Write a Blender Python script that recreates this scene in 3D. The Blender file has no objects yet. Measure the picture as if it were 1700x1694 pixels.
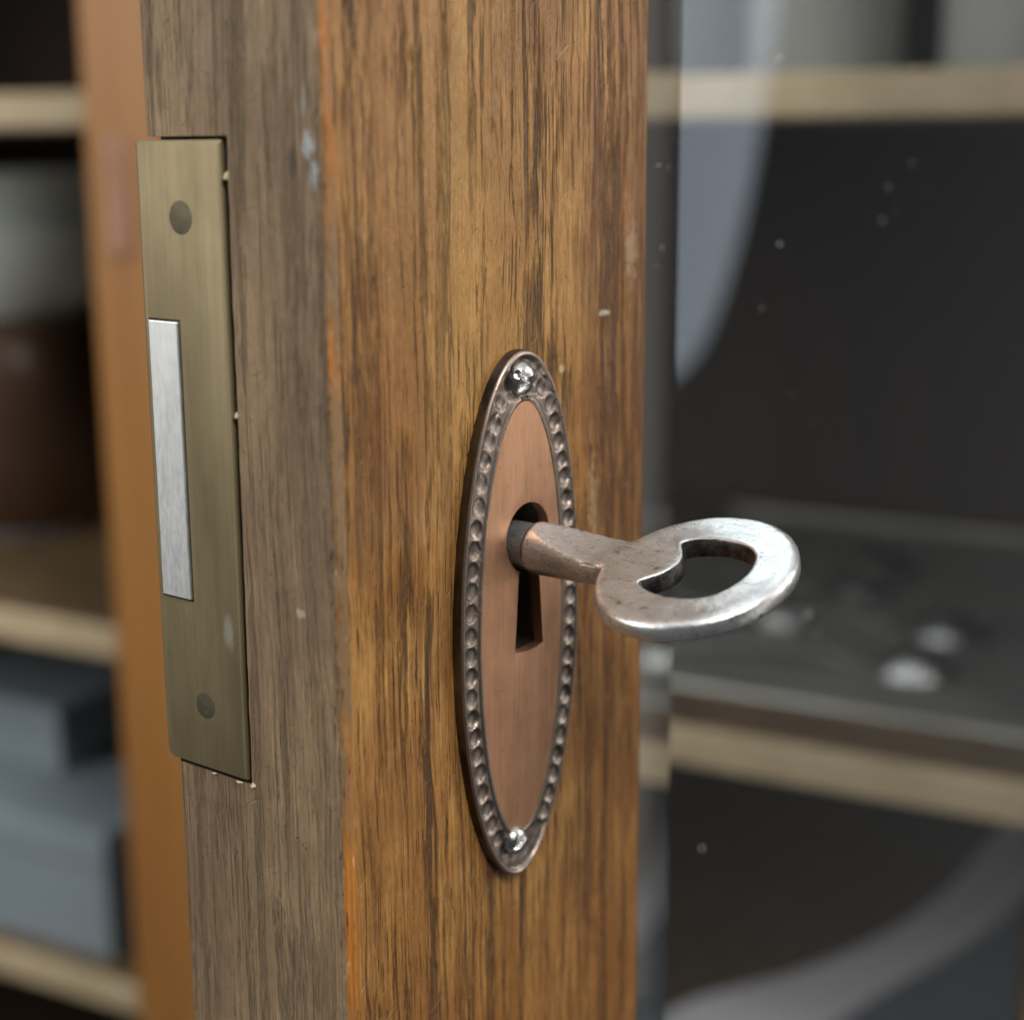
import bpy, bmesh, math, random
from mathutils import Vector, noise
random.seed(7)
S = bpy.context.scene
COL = S.collection
MM = 0.001

# ------------------------------------------------------------------ camera
cd = bpy.data.cameras.new('camera'); cam = bpy.data.objects.new('camera', cd); COL.objects.link(cam)
PITCH, YAW, ROLL, FPX = math.radians(12.6967), math.radians(51.976), math.radians(-0.320), 2679.48
f = Vector((math.sin(YAW)*math.cos(PITCH), math.cos(YAW)*math.cos(PITCH), -math.sin(PITCH)))
r = Vector((math.cos(YAW), -math.sin(YAW), 0)); u = r.cross(f)
R_ = math.cos(ROLL)*r + math.sin(ROLL)*u; U_ = -math.sin(ROLL)*r + math.cos(ROLL)*u
from mathutils import Matrix
M = Matrix((R_, U_, -f)).transposed().to_4x4(); M.translation = Vector((-96.136, -94.529, 37.040))*MM
cam.matrix_world = M
cd.sensor_fit = 'HORIZONTAL'; cd.sensor_width = 36.0; cd.lens = 36.0*FPX/1700.0
cd.clip_start = 0.01; cd.clip_end = 50
cd.dof.use_dof = True; cd.dof.focus_distance = 0.1515
cd.dof.aperture_fstop = cd.lens/1000/0.0034
S.camera = cam

# ------------------------------------------------------------------ light
W = bpy.data.worlds.new('World'); S.world = W; W.use_nodes = True
W.node_tree.nodes['Background'].inputs[0].default_value = (0.92, 0.96, 1.0, 1)
W.node_tree.nodes['Background'].inputs[1].default_value = 0.06
def area(name, loc, target, sx, sy, L, col, shape='RECTANGLE'):
    d = bpy.data.lights.new(name, 'AREA'); d.shape = shape; d.size = sx; d.size_y = sy
    a = sx*sy*(math.pi/4 if shape == 'ELLIPSE' else 1)
    d.energy = L*math.pi*a; d.color = col
    o = bpy.data.objects.new(name, d); COL.objects.link(o); o.location = loc
    o.rotation_euler = (Vector(target)-Vector(loc)).to_track_quat('-Z', 'Y').to_euler()
    return o
area('ceiling_light', (0.3, 0.1, 1.6), (0.3, 0.1, 0), 3.2, 3.2, 1.05, (0.95, 0.98, 1.0))
area('ceiling_panel', (1.12, 0.82, 1.5), (0.05, 0, 0), 0.55, 0.42, 2.6, (0.80, 0.95, 1.0))
area('lamp_above', (-0.35, -0.95, 1.05), (0, 0, 0), 0.45, 0.45, 25.0, (1.0, 0.96, 0.90))
area('window_light', (1.10, -0.87, 0.42), (0.03, 0, 0.02), 0.27, 0.95, 7.5, (1.0, 0.97, 0.90))
area('wall_light', (0.72, -1.18, 0.10), (0.05, 0, 0.0), 0.55, 2.0, 0.85, (1.0, 0.95, 0.86))
area('curtain_light', (1.28, -0.770, 0.40), (0.07, 0, 0.02), 0.235, 1.28, 1.05, (0.76, 0.87, 1.0), 'ELLIPSE')
area('side_light', (-1.2, 0.75, 0.5), (0, 0, 0), 1.0, 1.0, 4.4, (1.0, 0.97, 0.92))  # unseen fill panel added to brighten the door's edge face
vs = S.view_settings; vs.view_transform = 'Standard'; vs.look = 'None'; vs.gamma = 1; vs.exposure = 0.12
vs.use_curve_mapping = False
S.cycles.use_denoising = True
S.cycles.max_bounces = 10; S.cycles.transmission_bounces = 8; S.cycles.transparent_max_bounces = 8

# ------------------------------------------------------------------ helpers
def tag(o, label=None, cat=None, group=None, kind=None):
    if label: o['label'] = label
    if cat: o['category'] = cat
    if group: o['group'] = group
    if kind: o['kind'] = kind
    return o
def empty(name, loc=(0, 0, 0), rz=0, parent=None):
    o = bpy.data.objects.new(name, None); COL.objects.link(o); o.location = loc; o.rotation_euler[2] = rz
    o.empty_display_size = 0.01; o.parent = parent
    return o
def obj(name, verts, faces, mats, parent=None, smooth=True, fm=None, sharp=None):
    me = bpy.data.meshes.new(name); me.from_pydata([Vector(v)*MM for v in verts], [], faces); me.validate()
    for m in (mats if isinstance(mats, (list, tuple)) else [mats]): me.materials.append(m)
    if fm:
        for p, i in zip(me.polygons, fm): p.material_index = i
    bm = bmesh.new(); bm.from_mesh(me); bmesh.ops.recalc_face_normals(bm, faces=bm.faces)
    for fc in bm.faces: fc.smooth = smooth
    if sharp:
        for e in bm.edges:
            if len(e.link_faces) == 2 and e.calc_face_angle(0) > math.radians(sharp): e.smooth = False
    bm.to_mesh(me); bm.free()
    o = bpy.data.objects.new(name, me); COL.objects.link(o); o.parent = parent
    return o
def bevel_box(name, x0, x1, y0, y1, z0, z1, b, mats, parent=None, seg=2):
    bm = bmesh.new(); bmesh.ops.create_cube(bm, size=1)
    for v in bm.verts:
        v.co = Vector(((x0+x1)/2+v.co.x*(x1-x0), (y0+y1)/2+v.co.y*(y1-y0), (z0+z1)/2+v.co.z*(z1-z0)))*MM
    if b: bmesh.ops.bevel(bm, geom=list(bm.edges), offset=b*MM, segments=seg, profile=.5, affect='EDGES')
    me = bpy.data.meshes.new(name); bm.to_mesh(me); bm.free()
    me.materials.append(mats)
    for p in me.polygons: p.use_smooth = False
    o = bpy.data.objects.new(name, me); COL.objects.link(o); o.parent = parent
    return o
def lathe(name, prof, mat, parent=None, loc=(0, 0, 0), n=48, squash=1.0):
    vs_, fs = [], []
    for (rr, z) in prof:
        for k in range(n):
            a = 2*math.pi*k/n; vs_.append((loc[0]+rr*math.cos(a), loc[1]+rr*squash*math.sin(a), loc[2]+z))
    for i in range(len(prof)-1):
        for k in range(n):
            fs.append((i*n+k, i*n+(k+1) % n, (i+1)*n+(k+1) % n, (i+1)*n+k))
    fs.append(tuple(range(n))[::-1]); fs.append(tuple((len(prof)-1)*n+k for k in range(n)))
    return obj(name, vs_, fs, mat, parent, True, sharp=50)
def N3(x, y, z, s=0): return noise.noise(Vector((x+s*17.3, y-s*9.1, z+s*4.7)))

# ------------------------------------------------------------------ materials
class NT:
    def __init__(self, name):
        self.m = bpy.data.materials.new(name); self.m.use_nodes = True
        self.t = self.m.node_tree; self.b = self.t.nodes['Principled BSDF']; self.out = self.t.nodes['Material Output']
        self.co = self.t.nodes.new('ShaderNodeTexCoord'); self.src = None
    def n(self, ty, **k):
        x = self.t.nodes.new(ty)
        for a, v in k.items(): setattr(x, a, v)
        return x
    def l(self, a, b): self.t.links.new(a, b)
    def vec(self, sx, sy, sz, off=(0, 0, 0), src=None):
        m = self.n('ShaderNodeMapping'); m.inputs['Scale'].default_value = (sx, sy, sz); m.inputs['Location'].default_value = off
        self.l(src or self.src or self.co.outputs['Object'], m.inputs[0]); return m.outputs[0]
    def noise(self, sx, sy, sz, det=3, rough=.55, off=(0, 0, 0), dist=0.0):   # scales per mm
        x = self.n('ShaderNodeTexNoise'); x.inputs['Scale'].default_value = 1; x.inputs['Detail'].default_value = det
        x.inputs['Roughness'].default_value = rough; x.inputs['Distortion'].default_value = dist
        self.l(self.vec(sx*1000, sy*1000, sz*1000, off), x.inputs['Vector']); return x.outputs['Fac']
    def ramp(self, fac, stops, interp='LINEAR'):
        x = self.n('ShaderNodeValToRGB'); x.color_ramp.interpolation = interp
        e = x.color_ramp.elements
        while len(e) < len(stops): e.new(.5)
        for el, (p, c) in zip(e, stops):
            el.position = p; el.color = (c, c, c, 1) if isinstance(c, (int, float)) else (*c, 1)
        self.l(fac, x.inputs[0]); return x.outputs[0]
    def mix(self, fac, a, b, mode='MIX'):
        x = self.n('ShaderNodeMix', data_type='RGBA', blend_type=mode)
        for i, v in ((0, fac), (6, a), (7, b)):
            if isinstance(v, (int, float)): x.inputs[i].default_value = v if i == 0 else (v, v, v, 1)
            elif isinstance(v, tuple): x.inputs[i].default_value = (*v, 1)
            else: self.l(v, x.inputs[i])
        return x.outputs[2]
    def math(self, op, a, b=None, clamp=False):
        x = self.n('ShaderNodeMath', operation=op); x.use_clamp = clamp
        for i, v in ((0, a), (1, b)):
            if v is None: continue
            if isinstance(v, (int, float)): x.inputs[i].default_value = v
            else: self.l(v, x.inputs[i])
        return x.outputs[0]
    def bump(self, h, dist_mm, strength=1.0, normal=None):
        x = self.n('ShaderNodeBump'); x.inputs['Strength'].default_value = strength; x.inputs['Distance'].default_value = dist_mm*MM
        self.l(h, x.inputs['Height'])
        if normal: self.l(normal, x.inputs['Normal'])
        return x.outputs[0]
    def set(self, **k):
        for a, v in k.items():
            s = self.b.inputs[a.replace('_', ' ')]
            if isinstance(v, (int, float)): s.default_value = v
            elif isinstance(v, tuple): s.default_value = (*v, 1) if len(v) == 3 else v
            else: self.l(v, s)
        return self.m
    def xyz(self):
        x = self.n('ShaderNodeSeparateXYZ'); self.l(self.vec(1000, 1000, 1000), x.inputs[0]); return x.outputs
    def spot(self, cx, cy, cz, rx, ry, rz, soft=.5, wob=0.0):   # blob mask round a point (mm)
        x = self.n('ShaderNodeVectorMath', operation='LENGTH')
        v = self.vec(1000/rx, 1000/ry, 1000/rz, (-cx/rx, -cy/ry, -cz/rz))
        self.l(v, x.inputs[0]); d = x.outputs['Value']
        if wob: d = self.math('ADD', d, self.math('MULTIPLY', self.math('SUBTRACT', self.noise(1.2, 1.2, .9, 3), .5), wob))
        mr = self.n('ShaderNodeMapRange'); mr.inputs[1].default_value = 1-soft; mr.inputs[2].default_value = 1+soft
        mr.inputs[3].default_value = 1; mr.inputs[4].default_value = 0
        self.l(d, mr.inputs[0]); return mr.outputs[0]

def oak(name, light, mid, dark, pore, rough, coat, pore_amt, chips=(), spec=.5, pale=None, patches=()):
    n = NT(name)
    def wob(sx, sz, amt, off):
        x = n.n('ShaderNodeTexNoise'); x.inputs['Scale'].default_value = 1; x.inputs['Detail'].default_value = 2
        n.l(n.vec(sx*1000, sx*1000, sz*1000, off, n.co.outputs['Object']), x.inputs['Vector'])
        a = n.n('ShaderNodeVectorMath', operation='SUBTRACT'); n.l(x.outputs['Color'], a.inputs[0]); a.inputs[1].default_value = (.5, .5, .5)
        b = n.n('ShaderNodeVectorMath', operation='MULTIPLY'); n.l(a.outputs[0], b.inputs[0]); b.inputs[1].default_value = (amt*MM, amt*MM, 0)
        return b.outputs[0]
    w1 = n.n('ShaderNodeVectorMath', operation='ADD'); n.l(n.co.outputs['Object'], w1.inputs[0]); n.l(wob(.03, .022, 2.6, (1, 2, 3)), w1.inputs[1])
    w2 = n.n('ShaderNodeVectorMath', operation='ADD'); n.l(w1.outputs[0], w2.inputs[0]); n.l(wob(.25, .12, .4, (4, 2, 1)), w2.inputs[1])
    n.src = w2.outputs[0]
    warp = n.noise(.06, .06, .02, 3, .6)
    band = n.noise(.34, .34, .014, 3, .6, (3, 1, 0), .5)
    fib = n.noise(1.7, 1.7, .05, 4, .6, (0, 0, 0), .25)
    fine = n.noise(6, 6, .26, 3, .7, (5, 5, 0))
    calm = n.ramp(n.noise(.11, .11, .03, 2, .5, (5, 8, 2)), [(.40, .25), (.60, 1)])
    c = n.mix(n.ramp(band, [(.36, 0), (.62, 1)]), dark, mid)
    c = n.mix(n.ramp(warp, [(.38, .1), (.64, .9)]), c, light)
    c = n.mix(n.math('MULTIPLY', n.ramp(fib, [(.36, 0.8), (.47, .2), (.58, 0)]), calm), c, dark)
    c = n.mix(n.math('MULTIPLY', n.ramp(fib, [(.52, 0), (.66, .8)]), calm), c, light)
    # growth-ring lines: long dark streaks bunched in some places
    ring = n.ramp(n.noise(.55, .55, .013, 5, .66, (8, 2, .4), .3), [(.515, 0), (.555, 1)])
    rmask = n.ramp(n.noise(.15, .15, .008, 1, .5, (1, 7, .0)), [(.36, .0), (.50, 1)])
    brk = n.ramp(n.noise(1.6, 1.6, .12, 4, .65, (2, 9, 5)), [(.42, .15), (.56, 1)])
    streak = n.math('MULTIPLY', n.math('MULTIPLY', ring, rmask), brk)
    hair = n.ramp(n.noise(2.4, 2.4, .03, 3, .55, (3, 5, 1), .2), [(.60, 0), (.65, 1)])
    streak = n.math('MAXIMUM', streak, n.math('MULTIPLY', hair, n.math('MULTIPLY', brk, .9)))
    # short open pores
    p1 = n.ramp(n.noise(3.0, 3.0, .16, 3, .6, (4, 4, 2), .2), [(.585, 0), (.635, 1)])
    pmask = n.ramp(n.noise(.3, .3, .03, 2, .5, (9, 3, 1)), [(.48, .0), (.64, 1)])
    pores = n.math('MULTIPLY', p1, pmask)
    pm = n.math('MAXIMUM', n.math('MULTIPLY', streak, .95), n.math('MULTIPLY', pores, 1.0))
    c = n.mix(n.math('MULTIPLY', pm, pore_amt), c, pore)
    c = n.mix(n.ramp(fine, [(.36, .36), (.52, 0)]), c, pore)
    c = n.mix(n.ramp(fine, [(.55, 0), (.72, .3)]), c, pale or light)
    n.src = None
    # cloudy stain in the finish
    cl = n.ramp(n.noise(.14, .14, .07, 4, .65, (6, 2, 9)), [(.42, .55), (.6, 0)])
    c = n.mix(cl, c, dark)
    # pale scuffs and nicks in the finish
    sc = n.ramp(n.noise(1.5, 1.5, .5, 4, .75, (7, 1, 3), .9), [(.63, 0), (.70, 1)])
    scm = n.ramp(n.noise(.10, .10, .06, 2, .5, (2, 2, 6)), [(.42, 0), (.62, 1)])
    sc = n.math('MULTIPLY', sc, scm)
    rt = n.n('ShaderNodeVectorRotate', rotation_type='EULER_XYZ'); rt.inputs['Rotation'].default_value = (.5, .6, .3); n.l(n.co.outputs['Object'], rt.inputs['Vector'])
    n.src = rt.outputs[0]
    scr = n.ramp(n.noise(.25, .25, 4.0, 2, .5, (3, 3, 3)), [(.70, 0), (.74, 1)])
    n.src = None
    sc = n.math('MAXIMUM', sc, n.math('MULTIPLY', scr, .7))
    c = n.mix(n.math('MULTIPLY', sc, .6), c, pale or light)
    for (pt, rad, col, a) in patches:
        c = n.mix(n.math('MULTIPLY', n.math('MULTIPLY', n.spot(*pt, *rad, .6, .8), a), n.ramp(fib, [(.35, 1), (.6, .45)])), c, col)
    for (pt, rad, col, a, w) in chips:
        c = n.mix(n.math('MULTIPLY', n.spot(*pt, *rad, .35, w), a), c, col)
    n.src = None
    h = n.math('SUBTRACT', n.math('MULTIPLY', fib, .5), n.math('MULTIPLY', pm, 1.0))
    h = n.math('ADD', h, n.math('MULTIPLY', fine, .35))
    h = n.math('SUBTRACT', h, n.math('MULTIPLY', sc, .6))
    dent = n.noise(.55, .55, .28, 4, .6, (3, 3, 8))
    h = n.math('ADD', h, n.math('MULTIPLY', dent, .8))
    nb = n.bump(h, .30, 1.0)
    rg = n.math('ADD', n.math('MULTIPLY', pm, .25), n.math('ADD', n.math('MULTIPLY', n.noise(.4, .4, .06, 3), .22), rough-.11), True)
    n.set(Base_Color=c, Roughness=rg, Normal=nb, Coat_Weight=coat, Coat_Roughness=.24, Specular_IOR_Level=spec)
    cb = n.bump(h, .24, 1.0); n.l(cb, n.b.inputs['Coat Normal'])
    return n.m

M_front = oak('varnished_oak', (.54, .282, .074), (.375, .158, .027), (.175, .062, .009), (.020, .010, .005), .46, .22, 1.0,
              chips=[((40.3, 0, 20.4), (1.0, 2, .30), (.66, .56, .42), .9, 1.8), ((32.9, 0, 15.4), (.45, 2, .4), (.66, .50, .28), .8, 1.4),
                     ((45.2, 0, 26.4), (1.0, 2, 2.4), (.40, .29, .18), .5, 3.4), ((38.5, 0, 1.0), (.8, 2, 3.6), (.42, .28, .14), .5, 3.8)], pale=(.56, .40, .22),
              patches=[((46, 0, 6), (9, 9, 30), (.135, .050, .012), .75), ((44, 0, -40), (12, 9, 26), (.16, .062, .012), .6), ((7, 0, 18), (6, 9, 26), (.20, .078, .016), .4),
                       ((16, 0, -48), (10, 9, 18), (.15, .056, .009), .55), ((18, 0, 30), (7, 9, 26), (.54, .31, .085), .45)])  # low dark patches: stain tone that also holds the weaker light below
M_edge = oak('worn_oak_edge', (.36, .248, .138), (.26, .172, .094), (.165, .105, .058), (.040, .026, .015), .56, .08, .42,
             chips=[((0, 1.55, 37.3), (2, .6, .9), (.42, .48, .50), .75, 2.6), ((0, 1.0, 35.1), (2, .4, 1.0), (.42, .49, .51), .7, 2.6), ((0, 1.9, 40.3), (2, .2, 1.2), (.36, .40, .39), .35, 3.0),
                    ((0, 3.4, 35.8), (2, .35, 1.1), (.05, .04, .035), .7, .6), ((0, 4.3, -3.0), (2, .5, .4), (.5, .40, .28), .7, 1.4)], pale=(.40, .31, .20))
def arris_mat():
    n = NT('worn_oak_arris')
    a = n.noise(1.5, 1.5, .03, 3, .6); b = n.noise(.6, .6, .05, 3, .6, (4, 1, 2)); k = n.noise(2.4, 2.4, .4, 3, .6, (1, 6, 2))
    c = n.mix(n.ramp(a, [(.35, 0), (.65, 1)]), (.28, .100, .014), (.50, .190, .026))
    c = n.mix(n.ramp(n.noise(.25, .25, .045, 2, .5, (4, 1, 2)), [(.44, 0), (.54, 1)]), c, (.22, .130, .060))
    c = n.mix(n.ramp(k, [(.58, 0), (.68, .8)]), c, (.05, .022, .008))
    c = n.mix(n.ramp(n.noise(1.3, 1.3, .25, 3, .6, (6, 6, 6)), [(.64, 0), (.72, .8)]), c, (.56, .42, .25))
    h = n.math('ADD', a, n.math('MULTIPLY', k, .7))
    return n.set(Base_Color=c, Roughness=.45, Normal=n.bump(h, .25, .9))
M_arris = arris_mat()
def raw_wood():
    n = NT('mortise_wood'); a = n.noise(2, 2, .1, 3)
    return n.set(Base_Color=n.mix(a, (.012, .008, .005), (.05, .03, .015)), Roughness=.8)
M_raw = raw_wood()

def brass_mat():
    n = NT('aged_brass')
    br = n.noise(6, 6, .03, 3, .6); cl = n.noise(.12, .12, .05, 3, .6); st = n.noise(.6, .6, .25, 4, .65, (3, 3, 3))
    c = n.mix(n.ramp(cl, [(.35, 0), (.65, 1)]), (.215, .172, .094), (.275, .222, .126))
    c = n.mix(n.ramp(br, [(.35, .28), (.6, 0)]), c, (.155, .125, .066))
    c = n.mix(n.ramp(st, [(.58, 0), (.72, .4)]), c, (.20, .20, .13))
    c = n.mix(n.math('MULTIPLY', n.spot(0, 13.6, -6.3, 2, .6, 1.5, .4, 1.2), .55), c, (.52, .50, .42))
    return n.set(Base_Color=c, Metallic=.6, Roughness=n.math('ADD', n.math('MULTIPLY', st, .25), .40), Normal=n.bump(br, .02, .6))
M_brass = brass_mat()
def plain_metal(name, c0, c1, rough, sx=1, sz=1, bmp=.02, metallic=1.0, rvar=.2):
    n = NT(name); a = n.noise(sx, sx, sz, 4, .6); b = n.noise(sx*4, sx*4, sz*4, 3, .6, (2, 3, 4))
    return n.set(Base_Color=n.mix(n.ramp(a, [(.35, 0), (.65, 1)]), c0, c1), Metallic=metallic,
                 Roughness=n.math('ADD', n.math('MULTIPLY', b, rvar), rough-rvar/2), Normal=n.bump(n.math('ADD', a, b), bmp, .7))
M_plug = plain_metal('dull_brass_plug', (.115, .105, .07), (.15, .135, .09), .55, .6, .6)
M_bolt = plain_metal('brushed_nickel', (.76, .78, .79), (.86, .88, .88), .44, .5, .2, .015)
M_screw = plain_metal('worn_steel_screw', (.36, .35, .33), (.60, .61, .61), .28, .9, .9, .04)
def copper(name, field):
    n = NT(name)
    a = n.noise(.35, .35, .2, 4, .6); b = n.noise(3, 3, 1.5, 3, .6, (2, 3, 4)); v = n.noise(4, 4, .08, 3, .6, (8, 1, 1))
    geo = n.n('ShaderNodeNewGeometry'); pt = n.ramp(geo.outputs['Pointiness'], [(.46, 0), (.56, 1)])
    if field:
        c = n.mix(n.ramp(a, [(.3, 0), (.7, 1)]), (.44, .238, .140), (.57, .315, .188))
        c = n.mix(n.ramp(v, [(.4, .18), (.6, 0)]), c, (.17, .09, .055))
        c = n.mix(n.ramp(n.noise(.8, .8, .5, 4, .7, (5, 5, 1)), [(.60, 0), (.76, .4)]), c, (.20, .115, .075))
        c = n.mix(n.ramp(n.noise(.5, .5, 5, 2, .5, (1, 8, 1)), [(.70, 0), (.75, .35)]), c, (.16, .09, .06))
        return n.set(Base_Color=c, Metallic=.85, Roughness=n.math('ADD', n.math('MULTIPLY', a, .2), .36), Normal=n.bump(n.math('ADD', b, v), .018, .6))
    c = n.mix(n.ramp(a, [(.3, 0), (.7, 1)]), (.10, .088, .082), (.20, .178, .165))
    c = n.mix(n.math('MULTIPLY', pt, .7), c, (.50, .38, .30))
    c = n.mix(n.ramp(b, [(.55, 0), (.7, .55)]), c, (.07, .052, .045))
    return n.set(Base_Color=c, Metallic=.9, Roughness=n.math('ADD', n.math('MULTIPLY', b, .25), .28), Normal=n.bump(b, .03, .7))
M_black = plain_metal('shaded_patina_copper', (.045, .040, .038), (.19, .17, .16), .34, .25, .12, .04)  # dark patina; the outer wall's shade is put into its tone too
M_field = copper('copper_field', True); M_rim = copper('tarnished_copper_rim', False)
def steel_key():
    n = NT('worn_nickel_key')
    a = n.noise(.25, .25, .25, 4, .65); s = n.noise(1.1, .35, 1.1, 4, .7, (3, 1, 2), .6); d = n.noise(2.2, 1.6, 2.2, 4, .7, (9, 4, 1))
    c = n.mix(n.ramp(a, [(.35, 0), (.62, 1)]), (.58, .575, .57), (.82, .84, .85))
    c = n.mix(n.ramp(s, [(.60, 0), (.70, .6)]), c, (.50, .44, .40))
    c = n.mix(n.ramp(d, [(.62, 0), (.68, .8)]), c, (.12, .11, .11))
    c = n.mix(n.ramp(n.noise(3.5, .22, 3.5, 3, .6, (2, 2, 7)), [(.62, 0), (.70, .45)]), c, (.20, .19, .18))
    c = n.mix(n.ramp(n.noise(.5, .3, .5, 4, .7, (1, 5, 8)), [(.63, 0), (.68, .75)]), c, (.13, .11, .10))
    h = n.math('ADD', n.math('MULTIPLY', s, .8), n.math('MULTIPLY', d, -.6))
    return n.set(Base_Color=c, Metallic=.9, Roughness=n.math('ADD', n.math('MULTIPLY', s, .30), .15), Normal=n.bump(h, .08, .8))
M_key = steel_key()
M_grime = plain_metal('grimy_steel', (.05, .045, .04), (.22, .20, .19), .4, .8, .8, .08)
def plain(name, c0, c1, rough=.5, sx=.02, sz=.02, **k):
    n = NT(name); a = n.noise(sx, sx, sz, 4, .6)
    return n.set(Base_Color=n.mix(n.ramp(a, [(.3, 0), (.7, 1)]), c0, c1), Roughness=rough, **k)
def glass_mat():
    n = NT('clear_glass'); return n.set(Base_Color=(.97, .985, .98), Roughness=0.0, Transmission_Weight=1.0, IOR=1.52)
M_glass = glass_mat()

# ------------------------------------------------------------------ the door
T, WD = 22.0, 48.5
ZB, ZT = -170.0, 150.0
door = empty('cabinet_door')
tag(door, 'open oak cupboard door with brass lock plate, copper keyhole plate and clear glass', 'door')

def keyhole(k, off=0.0):
    """outline of the keyhole as seen from the neck point, k = polar angle; returns radius-limited point"""
    dx, dz = math.cos(k), math.sin(k)
    rc = 3.5+off; zc = 3.25       # circle centre above the neck point
    best = 0
    b = dz*zc; disc = b*b-(zc*zc-rc*rc)
    if disc > 0: best = max(best, b+math.sqrt(disc))
    # flared slot with round foot
    t = 0.0
    if dz < 0:
        lo, hi = 0, 20
        for _ in range(40):
            m = (lo+hi)/2; x, z = dx*m, dz*m
            half = 1.62+off+(-z)*.085
            inside = abs(x) < half and (z > -8.25-off+.09*x*x*.6)
            lo, hi = (m, hi) if inside else (lo, m)
        t = lo
    return max(best, t)
KX, KZ = 25.45, -3.45   # neck point of the keyhole on the face
EROT = math.radians(-1.25)

def stile_mesh():
    V, F, FM = [], [], []
    # --- profile columns from the back edge of the edge face, round the arris, across the front face, round to the glass side
    cols = []
    ys = [T-.02-i*(T-2.0)/40 for i in range(41)]
    gap = 11.2
    ie = min(range(len(ys)), key=lambda i: abs(ys[i]-gap)); ys[ie] = gap
    for y in ys: cols.append(('e', y))
    for i in range(1, 12): cols.append(('a', i/12))
    xs = [2.0+i*(WD-3.0)/93 for i in range(94)]
    kx0, kx1 = 20.0, 31.0
    i0 = min(range(94), key=lambda i: abs(xs[i]-kx0)); i1 = min(range(94), key=lambda i: abs(xs[i]-kx1)); xs[i0] = kx0; xs[i1] = kx1
    for x in xs: cols.append(('f', x))
    for i in range(1, 5): cols.append(('r', i/4))
    nz = 640
    zs = [ZB+(ZT-ZB)*i/nz for i in range(nz+1)]
    def snap(zv):
        j = min(range(nz+1), key=lambda q: abs(zs[q]-zv)); zs[j] = zv; return j
    jb, jt = snap(-20.85), snap(38.1); kb, kt = snap(-14.3), snap(4.5)
    idx = {}
    for ci, (k, p) in enumerate(cols):
        for j, z in enumerate(zs):
            rag = .5+.5*N3(0, 0, z*.055, 1)
            rad = .45+.6*max(0, N3(0, 0, z*.035, 2))+.2*N3(0, 0, z*.5, 3)
            rad += 1.3*max(0, N3(0, 0, z*.22, 13)-.28)
            rad = max(.25, rad)
            if k == 'e':
                x = .05*N3(0, p*.12, z*.03, 4)+.035*N3(0, p*.8, z*.15, 5); y = p
                rr = .5                        # worn back corner
                if p > T-rr: x += rr-math.sqrt(max(0, rr*rr-(p-(T-rr))**2))
                if ci == ie: y = gap+.0065*(38-z)*.8+.10*N3(0, 0, z*.35, 6)
            elif k == 'a':
                # blend 2 mm to 2 mm round a ragged radius
                a = p*math.pi/2
                s = 2.0
                cx = rad
                if p < .25: x, y = 0.0, s-(s-rad)*(p/.25)
                elif p > .75: x, y = rad+(s-rad)*((p-.75)/.25), 0.0
                else:
                    q = (p-.25)/.5*math.pi/2
                    x = rad-rad*math.cos(q); y = rad-rad*math.sin(q)
                d = .12*N3(p*3, 0, z*.3, 7)+.09*N3(p*6, 0, z*1.1, 8)
                w = math.sin(p*math.pi)
                x += d*w; y += d*w
            elif k == 'f':
                x = p; y = .05*N3(p*.1, 0, z*.025, 9)+.03*N3(p*.7, 0, z*.12, 10)
                if p < 3.0: y *= (p-2.0)
            else:
                q = p*math.pi/2; rr = 1.0+.25*N3(0, 0, z*.12, 11)
                x = WD-1.0+1.0*math.sin(q); y = 1.0-1.0*math.cos(q)
                x += .10*N3(0, p*2, z*.25, 12)*math.sin(q)
            idx[ci, j] = len(V); V.append((x, y, z))
    nc = len(cols)
    fcol0 = 41+11
    for ci in range(nc-1):
        k = cols[ci][0]; k2 = cols[ci+1][0]
        mat = 0
        if k == 'e' and k2 == 'e': mat = 1
        elif 'a' in (k, k2):
            pa = cols[ci][1] if k == 'a' else 0
            mat = 1 if pa < .47 else 2 if pa < .84 else 0
            if k2 == 'a' and k == 'e': mat = 1
        for j in range(nz):
            if k == 'e' and k2 == 'e' and ci < ie and jb <= j < jt: continue          # mortise for the lock plate
            if k == 'f' and k2 == 'f' and i0 <= ci-fcol0 < i1 and kb <= j < kt: continue   # under the keyhole plate
            F.append((idx[ci, j], idx[ci+1, j], idx[ci+1, j+1], idx[ci, j+1])); FM.append(mat)
    # mortise walls and floor
    D = 1.9
    def wall(chain, off, mat):
        nonlocal V, F, FM
        b = len(V)
        for i in chain: V.append(tuple(a+o for a, o in zip(V[i], off)))
        for q in range(len(chain)-1):
            F.append((chain[q], chain[q+1], b+q+1, b+q)); FM.append(mat)
        return [b+q for q in range(len(chain))]
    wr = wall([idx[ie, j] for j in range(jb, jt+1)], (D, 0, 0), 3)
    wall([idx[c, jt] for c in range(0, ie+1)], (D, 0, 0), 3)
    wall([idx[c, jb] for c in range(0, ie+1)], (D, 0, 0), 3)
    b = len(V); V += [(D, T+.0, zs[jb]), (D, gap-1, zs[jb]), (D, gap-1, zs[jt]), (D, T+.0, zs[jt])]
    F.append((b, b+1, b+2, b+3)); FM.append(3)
    # right side, back, top and bottom
    bR = [idx[nc-1, j] for j in range(nz+1)]
    s1 = wall(bR, (0, T-1.0, 0), 0)
    lft = [idx[0, j] for j in range(nz+1)]
    for j in range(nz):
        if jb <= j < jt: continue
        F.append((s1[j], s1[j+1], lft[j+1], lft[j])); FM.append(1)
    b = len(V); V += [(D, T, zs[jb]), (D, T, zs[jt])]
    F.append((s1[jb], s1[jt], b+1, b)); FM.append(1)
    # keyhole ring in the wood and its pocket
    ring = []
    for j in range(kb, kt): ring.append(idx[fcol0+i0, j])
    for c in range(i0, i1): ring.append(idx[fcol0+c, kt])
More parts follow.
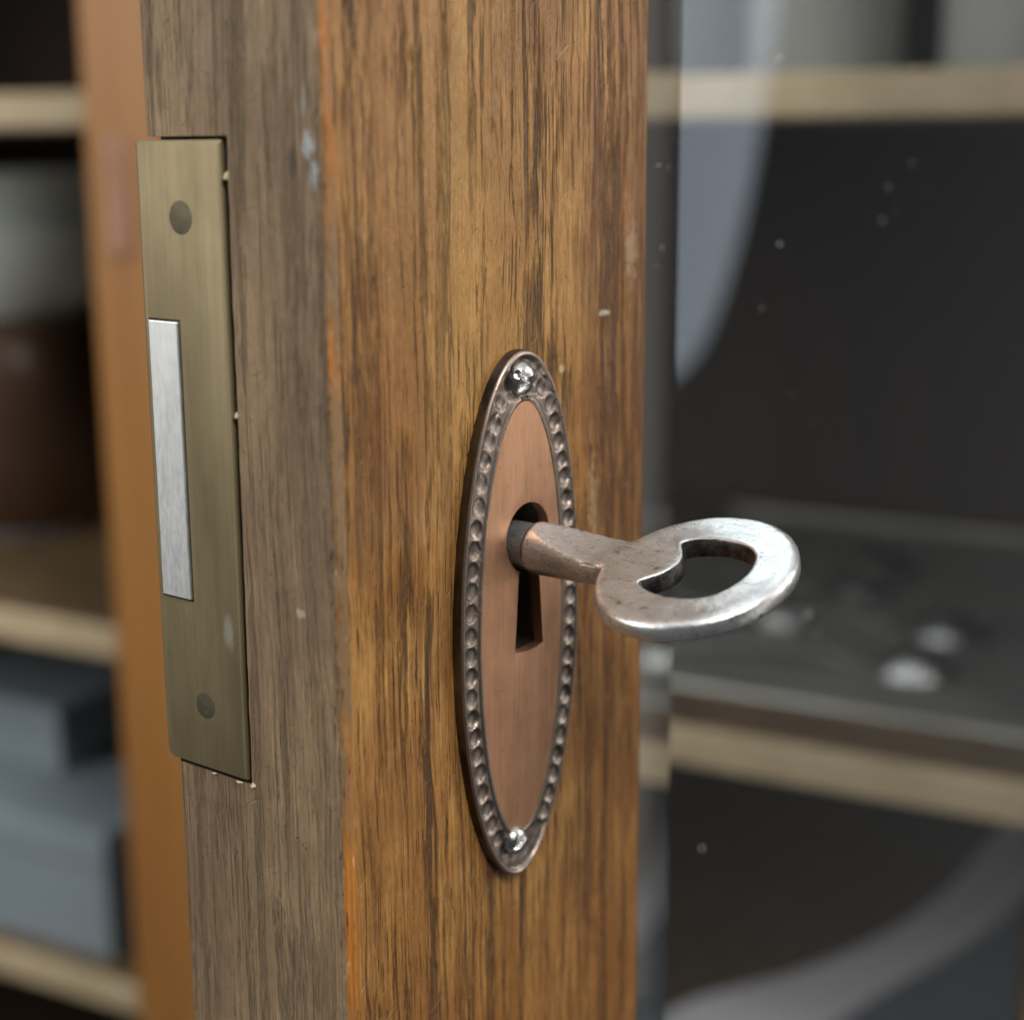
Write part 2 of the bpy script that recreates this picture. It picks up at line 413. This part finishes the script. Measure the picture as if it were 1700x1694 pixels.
    for j in range(kt, kb, -1): ring.append(idx[fcol0+i1, j])
    for c in range(i1, i0, -1): ring.append(idx[fcol0+c, kb])
    inner = []
    for i in ring:
        x, y, z = V[i]; k = math.atan2(z-KZ, x-KX); q = keyhole(k, .25)
        inner.append(len(V)); V.append((KX+q*math.cos(k), .05, KZ+q*math.sin(k)))
    nr = len(ring)
    for q in range(nr):
        F.append((ring[q], ring[(q+1) % nr], inner[(q+1) % nr], inner[q])); FM.append(0)
    deep = []
    for i in inner:
        x, y, z = V[i]; deep.append(len(V)); V.append((x, 11.0, z))
    for q in range(nr):
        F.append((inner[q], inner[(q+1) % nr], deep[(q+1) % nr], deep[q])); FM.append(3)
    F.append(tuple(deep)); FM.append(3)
    return V, F, FM
V, F, FM = stile_mesh()
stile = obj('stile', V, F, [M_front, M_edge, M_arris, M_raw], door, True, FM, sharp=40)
stile['label'] = 'worn oak stile with grey edge and orange varnished face'

# splinters of pale wood standing at the mortise edge
M_chip = plain('pale_splinter', (.34, .25, .15), (.62, .50, .34), .6, .8, .8)
def chip(y, z, ry, rz, x=-.12):
    vs_ = []
    for a in range(7):
        t = 2*math.pi*a/7; q = .75+.4*random.random(); vs_.append((.12, y+ry*q*math.cos(t), z+rz*q*math.sin(t)))
    for a in range(7):
        t = 2*math.pi*a/7; q = .35+.3*random.random(); vs_.append((x-.15*random.random(), y+ry*q*math.cos(t), z+rz*q*math.sin(t)))
    fs = [(a, (a+1) % 7, 7+(a+1) % 7, 7+a) for a in range(7)]+[tuple(range(7, 14))]
    return obj('splinter', vs_, fs, M_chip, stile, False)
for a in ((11.45, 34.7, .45, .5), (11.45, 13.9, .30, .40), (11.35, -20.9, .40, .35), (13.2, -21.0, .7, .14), (16.6, -20.95, .4, .12)):
    chip(*a)

# lock plate let into the edge
PY0, PY1, PZ0, PZ1 = 11.95, 23.1, -20.55, 37.8
def plate_mesh():
    # rounded outline, bevelled face
    pts = []
    def arc(cy, cz, rr, a0, a1, n):
        for i in range(n+1):
            a = math.radians(a0+(a1-a0)*i/n); pts.append((cy+rr*math.cos(a), cz+rr*math.sin(a)))
    arc(PY0+.15, PZ0+.15, .15, 180, 270, 3)
    arc(PY1-1.1, PZ0+1.1, 1.1, 270, 360, 10)
    arc(PY1-.25, PZ1-.25, .25, 0, 90, 4)
    arc(PY0+.25, PZ1-.25, .25, 90, 180, 4)
    n = len(pts); cy, cz = (PY0+PY1)/2, (PZ0+PZ1)/2
    def ins(d): return [(y+(d if y < cy else -d)*1.0, z+(d if z < cz else -d)) for y, z in pts]
    V, F = [], []
    for d, x in ((0, 1.75), (0, -.02), (.07, -.17), (.24, -.24)):
        V += [(x, y, z) for y, z in ins(d)]
    for l in range(3):
        for i in range(n): F.append((l*n+i, l*n+(i+1) % n, (l+1)*n+(i+1) % n, (l+1)*n+i))
    F.append(tuple(range(n)))
    hy0, hy1, hz0, hz1 = 18.3-.17, 22.25+.17, -4.1-.2, 21.85+.17      # slot cut for the bolt
    b = len(V); hq = [(hy0, hz0), (hy1, hz0), (hy1, hz1), (hy0, hz1)]
    V += [(-.24, y, z) for y, z in hq]; V += [(1.2, y, z) for y, z in hq]
    for i in range(4): F.append((b+i, b+(i+1) % 4, b+4+(i+1) % 4, b+4+i))
    F.append((b+4, b+5, b+6, b+7))
    o = 3*n; t = 4+11+4
    F.append(tuple(o+i for i in range(3, t+1))+(b+2, b+1, b))
    F.append(tuple(o+i for i in range(t, n))+tuple(o+i for i in range(0, 4))+(b, b+3, b+2))
    return V, F
V, F = plate_mesh()
plate = obj('lock_plate', V, F, M_brass, door, True, sharp=25); plate['label'] = 'aged brass lock plate let into the door edge'
bolt = bevel_box('bolt', -.50, 1.5, 18.3, 22.25, -4.1, 21.85, .12, M_bolt, plate); bolt['label'] = 'bright nickel bolt end'
def disc(name, y, z, rr, mat, parent):
    n = 40; V = []; F = []
    for rad, x in ((rr, -.20), (rr, -.246), (rr-.05, -.252)):
        V += [(x, y+rad*math.cos(2*math.pi*k/n), z+rad*math.sin(2*math.pi*k/n)) for k in range(n)]
    for l in range(2):
        for k in range(n): F.append((l*n+k, l*n+(k+1) % n, (l+1)*n+(k+1) % n, (l+1)*n+k))
    F.append(tuple(range(2*n, 3*n)))
    return obj(name, V, F, mat, parent, True, sharp=30)
disc('rivet', 17.35, 31.1, 1.5, M_plug, plate); disc('rivet', 17.25, -14.25, 1.28, M_plug, plate)

# keyhole plate (escutcheon): pressed copper, long pointed oval, border of punched hollows
EX, EZ, EA, EB = 24.85, -8.65, 9.35, 26.8
def er(x, z):   # small tilt of the plate on the door
    return (EX+x*math.cos(EROT)-z*math.sin(EROT), EZ+x*math.sin(EROT)+z*math.cos(EROT))
def outline(n):
    dense = []
    for i in range(4001):
        a = 2*math.pi*i/4000; s = math.sin(a); c = math.cos(a)
        zz = EB*s; top = s > 0
        w = abs(c)**(.97 if top else 1.06)
        dense.append((EA*math.copysign(w, c), zz))
    L = [0]
    for p, q in zip(dense, dense[1:]): L.append(L[-1]+math.dist(p, q))
    out = []; j = 0
    for i in range(n):
        t = L[-1]*i/n
        while L[j+1] < t: j += 1
        q = (t-L[j])/max(1e-9, L[j+1]-L[j]); out.append((dense[j][0]+q*(dense[j+1][0]-dense[j][0]), dense[j][1]+q*(dense[j+1][1]-dense[j][1])))
    return out, L[-1]
ND = 53; NO = ND*18
OUT, PER = outline(NO)
def field_pt(i):
    x, z = OUT[i]; a = math.atan2(z/EB, x/EA)
    c, q = math.cos(a), math.sin(a)
    # same parameter as the outline, smaller oval
    w = (abs(x)/EA)
    zz = z/EB*21.9
    return math.copysign(6.4*(max(0, 1-(zz/21.9)**2))**.49, x), zz
def inward(i, t):
    x, z = OUT[i]; fx, fz = field_pt(i); q = t/3.0
    return x+(fx-x)*q, z+(fz-z)*q
BAND = [(0, 0.0), (.0, .7), (.03, 1.0), (.10, 1.2), (.2, 1.28), (.30, 1.25), (.38, 1.16)]
BAND += [(.38+2.0*i/18, 1.12) for i in range(1, 19)]
BAND += [(2.5, 1.16), (2.62, 1.25), (2.75, 1.33), (2.88, 1.33), (3.0, 1.24)]
def escutcheon_mesh():
    V, F, FM = [], [], []
    dims = [random.uniform(.6, 1.15) for _ in range(ND)]
    cen = [inward(int(i*NO/ND)+9+random.randint(-1, 1), 1.36+random.uniform(-.12, .12)) for i in range(ND)]
    for i in range(NO):
        k0 = int(i/NO*ND); near = [(k0+a) % ND for a in (-1, 0, 1)]
        for t, hgt in BAND:
            x, z = inward(i, t)
            if .36 < t < 2.45:
                q, kk = min((math.dist((x, z), cen[a])/.93, a) for a in near)
                if q < 1: hgt -= .46*dims[kk]*math.sqrt(1-q*q)
            if abs(z) > EB-4.6 and t > .4: hgt = min(hgt, .85+.1*N3(x, 0, z, 22))   # flattened under the screws
            hgt += .03*N3(x*.5, 0, z*.5, 20)
            a, b = er(x, z); V.append((a, -hgt, b))
    m = len(BAND)
    for i in range(NO):
        j = (i+1) % NO
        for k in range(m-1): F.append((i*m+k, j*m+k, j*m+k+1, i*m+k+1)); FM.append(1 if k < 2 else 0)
    return V, F, FM
V, F, FM = escutcheon_mesh()
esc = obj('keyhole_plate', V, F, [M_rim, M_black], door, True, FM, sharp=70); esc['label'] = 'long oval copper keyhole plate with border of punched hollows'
def field_mesh():
    V, F = [], []
    rows = 14
    for i in range(NO):
        x, z = inward(i, 2.98); X, Z = er(x, z)
        k = math.atan2(Z-KZ, X-KX); q = keyhole(k, 0)
        hx, hz = KX+q*math.cos(k), KZ+q*math.sin(k)
        for rI in range(rows+1):
            t = rI/rows
            px, pz = X+(hx-X)*t, Z+(hz-Z)*t
            e = math.hypot((px-EX)/6.6, (pz-EZ)/22.6)
            hgt = 1.18+.42*(1-min(1, e)**3)
            if rI == rows: hgt -= .05
            V.append((px, -hgt-.012*N3(px*.4, 0, pz*.3, 21), pz))
        V.append((hx, -.35, hz))
    m = rows+2
    for i in range(NO):
        j = (i+1) % NO
        for k in range(m-1): F.append((i*m+k, j*m+k, j*m+k+1, i*m+k+1))
    return V, F
V, F = field_mesh()
fld = obj('field', V, F, M_field, esc, True, sharp=50); fld['label'] = 'smooth reddish copper middle with flared keyhole'
def screw(x, z, ang, s, rr, hh):
    V, F = [], []
    n, m = 48, 16
    for i in range(m+1):
        t = i/m
        for k in range(n):
            a = 2*math.pi*k/n; px, pz = rr*t*math.cos(a), rr*t*math.sin(a)
            hgt = hh*math.sqrt(max(0, 1-(t*.985)**2.4))
            d = abs(px*math.sin(ang)-pz*math.cos(ang)+.10*N3(px, 0, pz, s))
            if t < .93: hgt -= .42*max(0, 1-(d/.30)**4) if d < .30 else 0
            hgt += .06*N3(px*1.4, 0, pz*1.4, s+2)*(1-t*t*.8)+.015*N3(px*4, 0, pz*4, s+3)
            V.append((x+px, -.92-hgt, z+pz))
    for i in range(m):
        for k in range(n): F.append((i*n+k, i*n+(k+1) % n, (i+1)*n+(k+1) % n, (i+1)*n+k))
    b = len(V)
    for k in range(n): V.append((V[m*n+k][0], -.3, V[m*n+k][2]))
    for k in range(n): F.append((m*n+k, m*n+(k+1) % n, b+(k+1) % n, b+k))
    return obj('screw', V, F, M_screw, esc, True, sharp=60)
sx, sz = er(-.55, 24.15); screw(sx, sz, math.radians(-25), 31, 1.72, 1.35)
sx, sz = er(-.85, -22.75); screw(sx, sz, math.radians(28), 35, 1.5, 1.15)

# bevelled glass pane
GY0, GY1, GX0, GB, GX1 = 8.0, 12.0, 44.0, 66.9, 244.0
GXV = 60.0  # where the bevel starts to be seen past the stile
V = []
for z in (ZB+.5, ZT-.5):
    V += [(GX0, GY0+2.6, z), (GX0+1e-3, GY1, z), (GX1, GY1, z), (GX1, GY0, z), (GB, GY0, z)]
V[0] = (GX0, GY1-.55, ZB+.5); V[5] = (GX0, GY1-.55, ZT-.5)
F = [(0, 1, 2, 3, 4), (9, 8, 7, 6, 5)]+[(i, (i+1) % 5, 5+(i+1) % 5, 5+i) for i in range(5)]
pane = obj('glass_pane', V, F, M_glass, door, False); pane['label'] = 'clear glass pane with bevelled edge, dusty'
M_dust = plain('pale_dust', (.5, .5, .5), (.7, .72, .75), .9, 1, 1)
def specks():
    V, F = [], []
    for (x, z, a, b, t) in SPECKS:
        i0 = len(V); n = 6
        for k in range(n):
            q = 2*math.pi*k/n; s = .7+.6*random.random()
            px, pz = a*s*math.cos(q), b*s*math.sin(q)
            V.append((x+px*math.cos(t)-pz*math.sin(t), GY0-.004, z+px*math.sin(t)+pz*math.cos(t)))
        V.append((x, GY0-.09, z))
        for k in range(n): F.append((i0+k, i0+(k+1) % n, i0+n))
        F.append(tuple(range(i0, i0+n)))
    return V, F
SPECKS = [(90, 47.8, .50, .16, .5), (89, 47.4, .4, .12, .9), (91.5, 24.6, .45, .12, .4), (121.5, 26.5, .12, .3, 0), (123, 31.1, .3, .1, .3), (130.7, 34.4, .3, .1, .2),
          (87.3, 16.6, .4, .1, -.1), (75.3, -53.7, .25, .4, 0), (62.3, 23.6, .12, .12, 0), (97.5, 45.2, .12, .12, 0), (63.4, 25.6, .14, .18, 0), (103, -28, .9, .14, .3), (106, -31.5, .8, .12, -.6),
          (87, 55.2, .3, .1, .4), (62.5, 34.9, .5, .05, 0), (64.5, 34.6, .3, .04, 0)]
for _ in range(16): SPECKS.append((random.uniform(70, 170), random.uniform(-60, 55), random.uniform(.05, .13), random.uniform(.04, .1), random.uniform(0, 3)))
V, F = specks()
tag(obj('dust', V, F, M_dust, pane, False), kind='stuff')
hs = bevel_box('hinge_stile', 236.0, 282.0, 0, T, ZB, ZT, .8, M_front, door)

# ------------------------------------------------------------------ the key
KD = 19.84; PHI = .287; KCX, KCZ = 25.35, -1.05
key = empty('door_key', (KCX*MM, -KD*MM, KCZ*MM)); tag(key, 'worn nickel key with oval bow, turned sideways in the keyhole', 'key')
nv = Vector((0, -1, 0)); dv = Vector((math.cos(PHI), 0, math.sin(PHI))); mv = Vector((-math.sin(PHI), 0, math.cos(PHI)))
def kp(n_, d_, m_): return tuple(nv*n_+dv*d_+mv*m_)
def catmull(P, n):
    out = []; k = len(P)
    for i in range(n):
        t = i/n*k; j = int(t); q = t-j
        p0, p1, p2, p3 = (Vector(P[(j+a) % k]) for a in (-1, 0, 1, 2))
        out.append(.5*((2*p1)+(-p0+p2)*q+(2*p0-5*p1+4*p2-p3)*q*q+(-p0+3*p1-3*p2+p3)*q**3))
    return out
half = [(5.95, 0), (5.7, 1.8), (4.9, 3.7), (3.3, 4.95), (1.0, 5.35), (-1.0, 5.0), (-2.25, 4.35), (-2.7, 3.75), (-2.4, 3.15), (-1.7, 2.2), (-1.2, 1.1), (-1.05, 0)]
holeP = [Vector((a, b)) for a, b in half]+[Vector((a, -b)) for a, b in half[-2:0:-1]]
hole = catmull([(p.x, p.y) for p in holeP], 264)
HC = Vector((1.9, 0))
NB = 264
ths = sorted(math.atan2(p.y, p.x-HC.x) % (2*math.pi) for p in hole)
hole.sort(key=lambda p: math.atan2(p.y, p.x-HC.x) % (2*math.pi))
def outer(k):
    # wide oval
    a_n, a_d, cn = 9.0, 10.2, 0.88
    dx, dy = math.cos(k), math.sin(k); ox = HC.x-cn
    A = (dx/a_n)**2+(dy/a_d)**2; B = 2*ox*dx/a_n**2; C_ = (ox/a_n)**2-1
    t = (-B+math.sqrt(B*B-4*A*C_))/(2*A)
    if dx < 0:                                  # neck that runs into the shaft
        tab = min(2.62/max(1e-6, abs(dy)), 12.2/-dx); kk = .5
        h_ = max(0, min(1, .5+.5*(tab-t)/kk)); t = t+(tab-t)*h_+kk*h_*(1-h_)
    return HC+Vector((dx, dy))*t
outr = [outer(k) for k in ths]
def loop_normals(P):
    out = []
    for i in range(len(P)):
        t = P[(i+2) % len(P)]-P[i-2]; t.normalize(); out.append(Vector((t.y, -t.x)))
    return out
on = loop_normals(outr); hn = loop_normals(hole)
def bow_mesh():
    V, F, FM = [], [], []; h = 1.02; prof = []
    bo, bi = .8, .28
    for i in range(13):      # outer edge from the top round to the bottom
        a = math.pi/2-math.pi*i/12; prof.append(('o', -bo+bo*math.cos(a), (h-.62)*(1 if a > 1e-6 else -1 if a < -1e-6 else 0)+.62*math.sin(a)))
    nb = 5
    for i in range(1, nb+1): prof.append(('m', i/(nb+1), -h))
    for i in range(9):
        a = -math.pi/2+math.pi*i/8; prof.append(('i', bi-bi*math.cos(a), (h-bi)*(1 if a > 1e-6 else -1 if a < -1e-6 else 0)+bi*math.sin(a)))
    for i in range(1, nb+1): prof.append(('w', i/(nb+1), h))
    m = len(prof)
    for i in range(NB):
        for ty, a, z in prof:
            if ty == 'o': p = outr[i]+on[i]*a
            elif ty == 'i': p = hole[i]-hn[i]*(-a)
            elif ty == 'm': p = (outr[i]-on[i]*bo).lerp(hole[i]+hn[i]*bi, a)
            else: p = (hole[i]+hn[i]*bi).lerp(outr[i]-on[i]*bo, a)
            dz = 0
            if ty in 'mw': dz = -.06*math.sin(a*math.pi)*(1 if z > 0 else -1)
            w = .05*N3(p.x*.35, p.y*.35, z, 40)+.03*N3(p.x*1.3, p.y*1.3, z, 41)
            V.append(kp(p.x+w*.6, p.y+w*.6, z+dz+w*.6))
    for i in range(NB):
        j = (i+1) % NB
        for k in range(m):
            F.append((i*m+k, j*m+k, j*m+(k+1) % m, i*m+(k+1) % m))
            FM.append(1 if prof[k][0] == 'i' and prof[(k+1) % m][0] == 'i' and prof[k][2] < h-bi+.12 else 0)
    return V, F, FM
V, F, FM = bow_mesh()
obj('bow', V, F, [M_key, M_grime], key, True, FM, sharp=75)
def shaft_mesh():
    V, F = [], []; n = 64
    st = []
    q = -28.0
    for (n_, rr, cut) in [(-29, 2.3, 9), (-17.6, 2.3, 9), (-17.5, 2.38, 9), (-17.35, 2.5, 9), (-17.1, 2.58, 9)]: st.append((n_, rr, cut, 0))
    for i in range(1, 53):
        t = i/52; n_ = -17.1+t*11.5
        q = min(1, max(0, (n_+17.1)/8.2))
        cut = 1.015+1.62*(1-q)**1.7
        if n_ > -8.9: cut = 1.015-.35*min(1, (n_+8.9)/3.0)
        st.append((n_, 2.58+.02*t, cut, 0))
    for n_, rr, cut, wd in st:
        for k in range(n):
            a = 2*math.pi*k/n; d = (rr+wd)*math.cos(a); z = rr*math.sin(a)
            z = min(z, cut+.02*N3(d*.5, n_*.3, 0, 50)); lo = -(cut*.55+rr*.45) if cut < 9 else -9
            if n_ > -8.9: lo = -1.9
            z = max(z, lo)
            V.append(kp(n_, d, z))
    for i in range(len(st)-1):
        for k in range(n): F.append((i*n+k, i*n+(k+1) % n, (i+1)*n+(k+1) % n, (i+1)*n+k))
    F.append(tuple(range(n))); F.append(tuple((len(st)-1)*n+k for k in range(n)))
    return V, F
V, F = shaft_mesh()
obj('shaft', V, F, M_key, key, True, sharp=32)

# ------------------------------------------------------------------ the cabinet behind
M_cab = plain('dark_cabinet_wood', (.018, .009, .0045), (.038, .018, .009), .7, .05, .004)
M_shelf = plain('shelf_wood', (.10, .065, .032), (.15, .10, .05), .5, .05, .05)
M_lip = plain('pale_shelf_edge', (.40, .315, .19), (.50, .40, .255), .5, .06, .06)
M_post = plain('orange_wood', (.27, .115, .024), (.36, .160, .040), .42, .08, .006)
cab = empty('display_cabinet', (.29774, .21347, 0), math.radians(10))
tag(cab, 'dark wooden display cabinet with pale-edged shelves behind the open door', 'cabinet')
def shelf(z):
    s = bevel_box('shelf', 3, 338, -214, 640, z-6.5, z+6.5, 0, M_shelf, cab)
    bevel_box('shelf_edge', -2.5, 2.7, -214, 640, z-6.0, z+6.6, 1.6, M_lip, s)
for z in (50, -144, -291): shelf(z)
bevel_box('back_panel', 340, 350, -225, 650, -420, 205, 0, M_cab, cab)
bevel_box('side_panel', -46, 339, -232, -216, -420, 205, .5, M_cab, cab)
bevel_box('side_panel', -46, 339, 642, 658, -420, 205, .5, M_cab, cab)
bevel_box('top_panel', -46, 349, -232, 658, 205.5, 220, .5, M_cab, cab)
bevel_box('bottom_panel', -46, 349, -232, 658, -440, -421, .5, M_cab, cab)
post = bevel_box('post', -46, -18, 94, 126.8, -420.5, 205, 1.5, M_post, cab)
post['label'] = 'orange varnished upright between the doors'
M_copperdot = plain_metal('pink_copper', (.30, .17, .11), (.42, .26, .19), .6, .05, .03)
bevel_box('pink_highlight_plate', -47.2, -45.8, 109, 118, 4, 41, .4, M_copperdot, post)  # plate added to stand in for a pinkish highlight on the post
# things on the shelves (far out of focus)
def on_shelf(name, label, cat, x, y, z, group=None):
    o = empty(name, (0, 0, 0)); o.parent = None
    c, s = math.cos(math.radians(10)), math.sin(math.radians(10))
    o.location = ((297.74+x*c-y*s)*MM, (213.47+x*s+y*c)*MM, z*MM); o.rotation_euler[2] = math.radians(10)
    tag(o, label, cat, group); return o
M_celadon = plain('pale_green_glaze', (.68, .75, .70), (.80, .86, .82), .25, .02, .02)
M_brown = plain('brown_glaze', (.050, .026, .014), (.085, .045, .024), .35, .02, .02)
M_grey = plain('grey_tin', (.40, .42, .41), (.50, .52, .51), .4, .015, .004)
M_blue = plain('blue_grey_card', (.19, .235, .265), (.24, .29, .325), .6, .01, .01)
M_pew = plain_metal('pewter', (.55, .56, .55), (.70, .71, .70), .28, .05, .05)
M_pale = plain('pale_grey_glaze', (.33, .34, .38), (.42, .43, .47), .3, .01, .01)
Z2, Z1, Z3 = -137.5, 56.5, -284.5
# left: brown pot carrying pale green bowls
o = on_shelf('brown_pot', 'dark brown glazed pot carrying pale green bowls, left of the orange upright', 'pot', 110, 318, Z2)
lathe('body', [(26, 0), (34, 6), (42, 40), (44, 72), (40, 96), (36, 99)], M_brown, o); lathe('foot_rim', [(28, .3), (31, 3), (29, 5.8)], M_pale, o)
for k, (z0, rr, lab) in enumerate(((99.4, 52, 'lower'), (121, 50, 'upper'))):
    b = on_shelf('bowl', 'pale green glazed bowl, %s of the two on the brown pot' % lab, 'bowl', 112, 318, Z2+z0)
    lathe('body', [(26, 0), (29, 3), (44, 16), (rr, 40), (rr, 44), (rr-3, 44), (42, 19), (25, 8)], M_celadon, b)
# right: stack of pewter plates on the shelf
M_tray = plain_metal('dull_grey_tray', (.30, .30, .28), (.42, .42, .40), .45, .02, .02, .02, .6)
o = on_shelf('tray', 'dull grey metal tray under the spoons on the shelf', 'tray', 150, -60, Z2)
bevel_box('base', -120, 130, -118, 95, 0, 3, 1.4, M_tray, o)
for a in ((126, 130, -118, 95), (-116, 125.8, -118, -114), (-116, 125.8, 91, 95)): bevel_box('rim', *a, 3.2, 6, .8, M_tray, o)
def spoon(x, y, ang, rr, label):
    o = on_shelf('spoon', label, 'spoon', x, y, Z2+3.3, 'spoons lying on the tray'); o.rotation_euler[2] += math.radians(ang)
    V, F = [], []; n, m = 28, 10
    for i in range(m+1):
        t = i/m
        for k in range(n):
            a = 2*math.pi*k/n; V.append((rr*.72*t*math.cos(a), rr*t*math.sin(a), .2+rr*.55*(1-t*t)))
    for i in range(m):
        for k in range(n): F.append((i*n+k, i*n+(k+1) % n, (i+1)*n+(k+1) % n, (i+1)*n+k))
    obj('bowl', V, F, M_pew, o)
    V, F = [], []; L_ = 95
    for i in range(15):
        t = i/14; yy = rr*.93+t*L_; w = 2.2+2.8*t**2; zz = 1.2+4.2*math.sin(min(1, t*1.3)*math.pi)*.9
        for k in range(8):
            a = 2*math.pi*k/8; V.append((w*math.cos(a), yy, zz+1.0*math.sin(a)))
    for i in range(14):
        for k in range(8): F.append((i*8+k, i*8+(k+1) % 8, i*8+8+(k+1) % 8, i*8+8+k))
    F.append(tuple(range(8))); F.append(tuple(range(112, 120)))
    obj('handle', V, F, M_pew, o)
SPOONS = [(200, -64, 9, 17, 'large pewter spoon at the back of the tray'), (119, -110, 12, 16, 'pewter spoon in the middle of the tray by its right rim'),
          (72, -110, 8, 15, 'pewter spoon at the front of the tray'), (160, -66, 14, 13, 'small pewter spoon between the large one and the middle ones'), (110, -52, 6, 12, 'smallest pewter spoon, in front of the small one on the tray')]
for a in SPOONS: spoon(*a)
# above: tins on the top shelf
for (x, y, rr, hh, lab) in ((110, -60, 26, 120, 'narrow grey tin canister on the top shelf beside the wide one'), (120, -132, 34, 120, 'wide grey tin canister on the top shelf by the cabinet side'), (190, 20, 30, 110, 'grey tin canister at the back of the top shelf')):
    o = on_shelf('tin_canister', lab, 'canister', x, y, Z1)
    lathe('body', [(rr-1, 0), (rr, 1), (rr, hh-14), (rr-1, hh-13)], M_grey, o); lathe('lid', [(rr+.6, hh-13.5), (rr+1, hh-12), (rr+1, hh-1), (rr-1, hh), (6, hh+.5), (6, hh+5), (4, hh+6)], M_grey, o)
# below: big pale dish and blue-grey boxes
def cloth(name, label, mat, edge, xr, z, th):
    o = on_shelf(name, label, 'cloth', 0, 0, z)
    pts = catmull_open(edge, 8); n = len(pts); V, F = [], []
    rings = [(0, 0), (-1.2, th*.25), (-.6, th*.7), (3, th), (9, th+1)]
    for d, zz in rings:
        V += [(x, y-d, zz+.5*N3(x*.03, y*.03, 0, 60)*(zz > th*.9)) for x, y in pts]
    V += [(x, xr, 0 if False else th+1) for x, y in pts]; V += [(x, xr, 0) for x, y in pts]
    for l in range(len(rings)+1):
        for i in range(n-1): F.append((l*n+i, l*n+i+1, (l+1)*n+i+1, (l+1)*n+i))
    L_ = len(rings)+2
    F.append(tuple(l*n for l in range(L_))); F.append(tuple(l*n+n-1 for l in range(L_)))
    F += [((L_-1)*n+i, (L_-1)*n+i+1, i+1, i) for i in range(n-1)]
    obj('fold', V, F, mat, o, True, sharp=60)
    return o
def catmull_open(P, k):
    out = []
    for j in range(len(P)-1):
        p0, p1, p2, p3 = (Vector(P[max(0, min(len(P)-1, j+a))]) for a in (-1, 0, 1, 2))
        for i in range(k):
            q = i/k; v = .5*((2*p1)+(-p0+p2)*q+(2*p0-5*p1+4*p2-p3)*q*q+(-p0+3*p1-3*p2+p3)*q**3); out.append((v.x, v.y))
    out.append(P[-1]); return out
M_cl1 = plain('pale_lilac_cloth', (.72, .72, .79), (.78, .78, .84), .8, .01, .01)
M_cl2 = plain('slate_cloth', (.09, .11, .125), (.13, .15, .165), .8, .01, .01)
cloth('folded_cloth', 'pale lilac grey folded cloth on the lowest shelf', M_cl1, [(40, -22), (80, -30), (120, -58), (165, -80), (225, -95), (330, -104)], -205, Z3, 7)
cloth('folded_cloth', 'dark slate folded cloth lying on the pale one', M_cl2, [(70, -85), (110, -98), (165, -118), (225, -130), (325, -140)], -200, Z3+8.6, 6)
o = on_shelf('card_box', 'large blue-grey card box on the lowest shelf', 'box', 55, 265, Z3)
bevel_box('body', -45, 95, -75, 70, 0, 40, 1, M_blue, o); bevel_box('lid', -47, 97, -77, 72, 40.3, 55, 1.5, M_blue, o)
o = on_shelf('card_box', 'small blue-grey card box on top of the larger one', 'box', 85, 290, Z3+55.4)
bevel_box('body', -35, 50, -40, 42, 0, 22, 1, M_blue, o); bevel_box('lid', -36, 51, -41, 43, 22.3, 30, 1, M_blue, o)
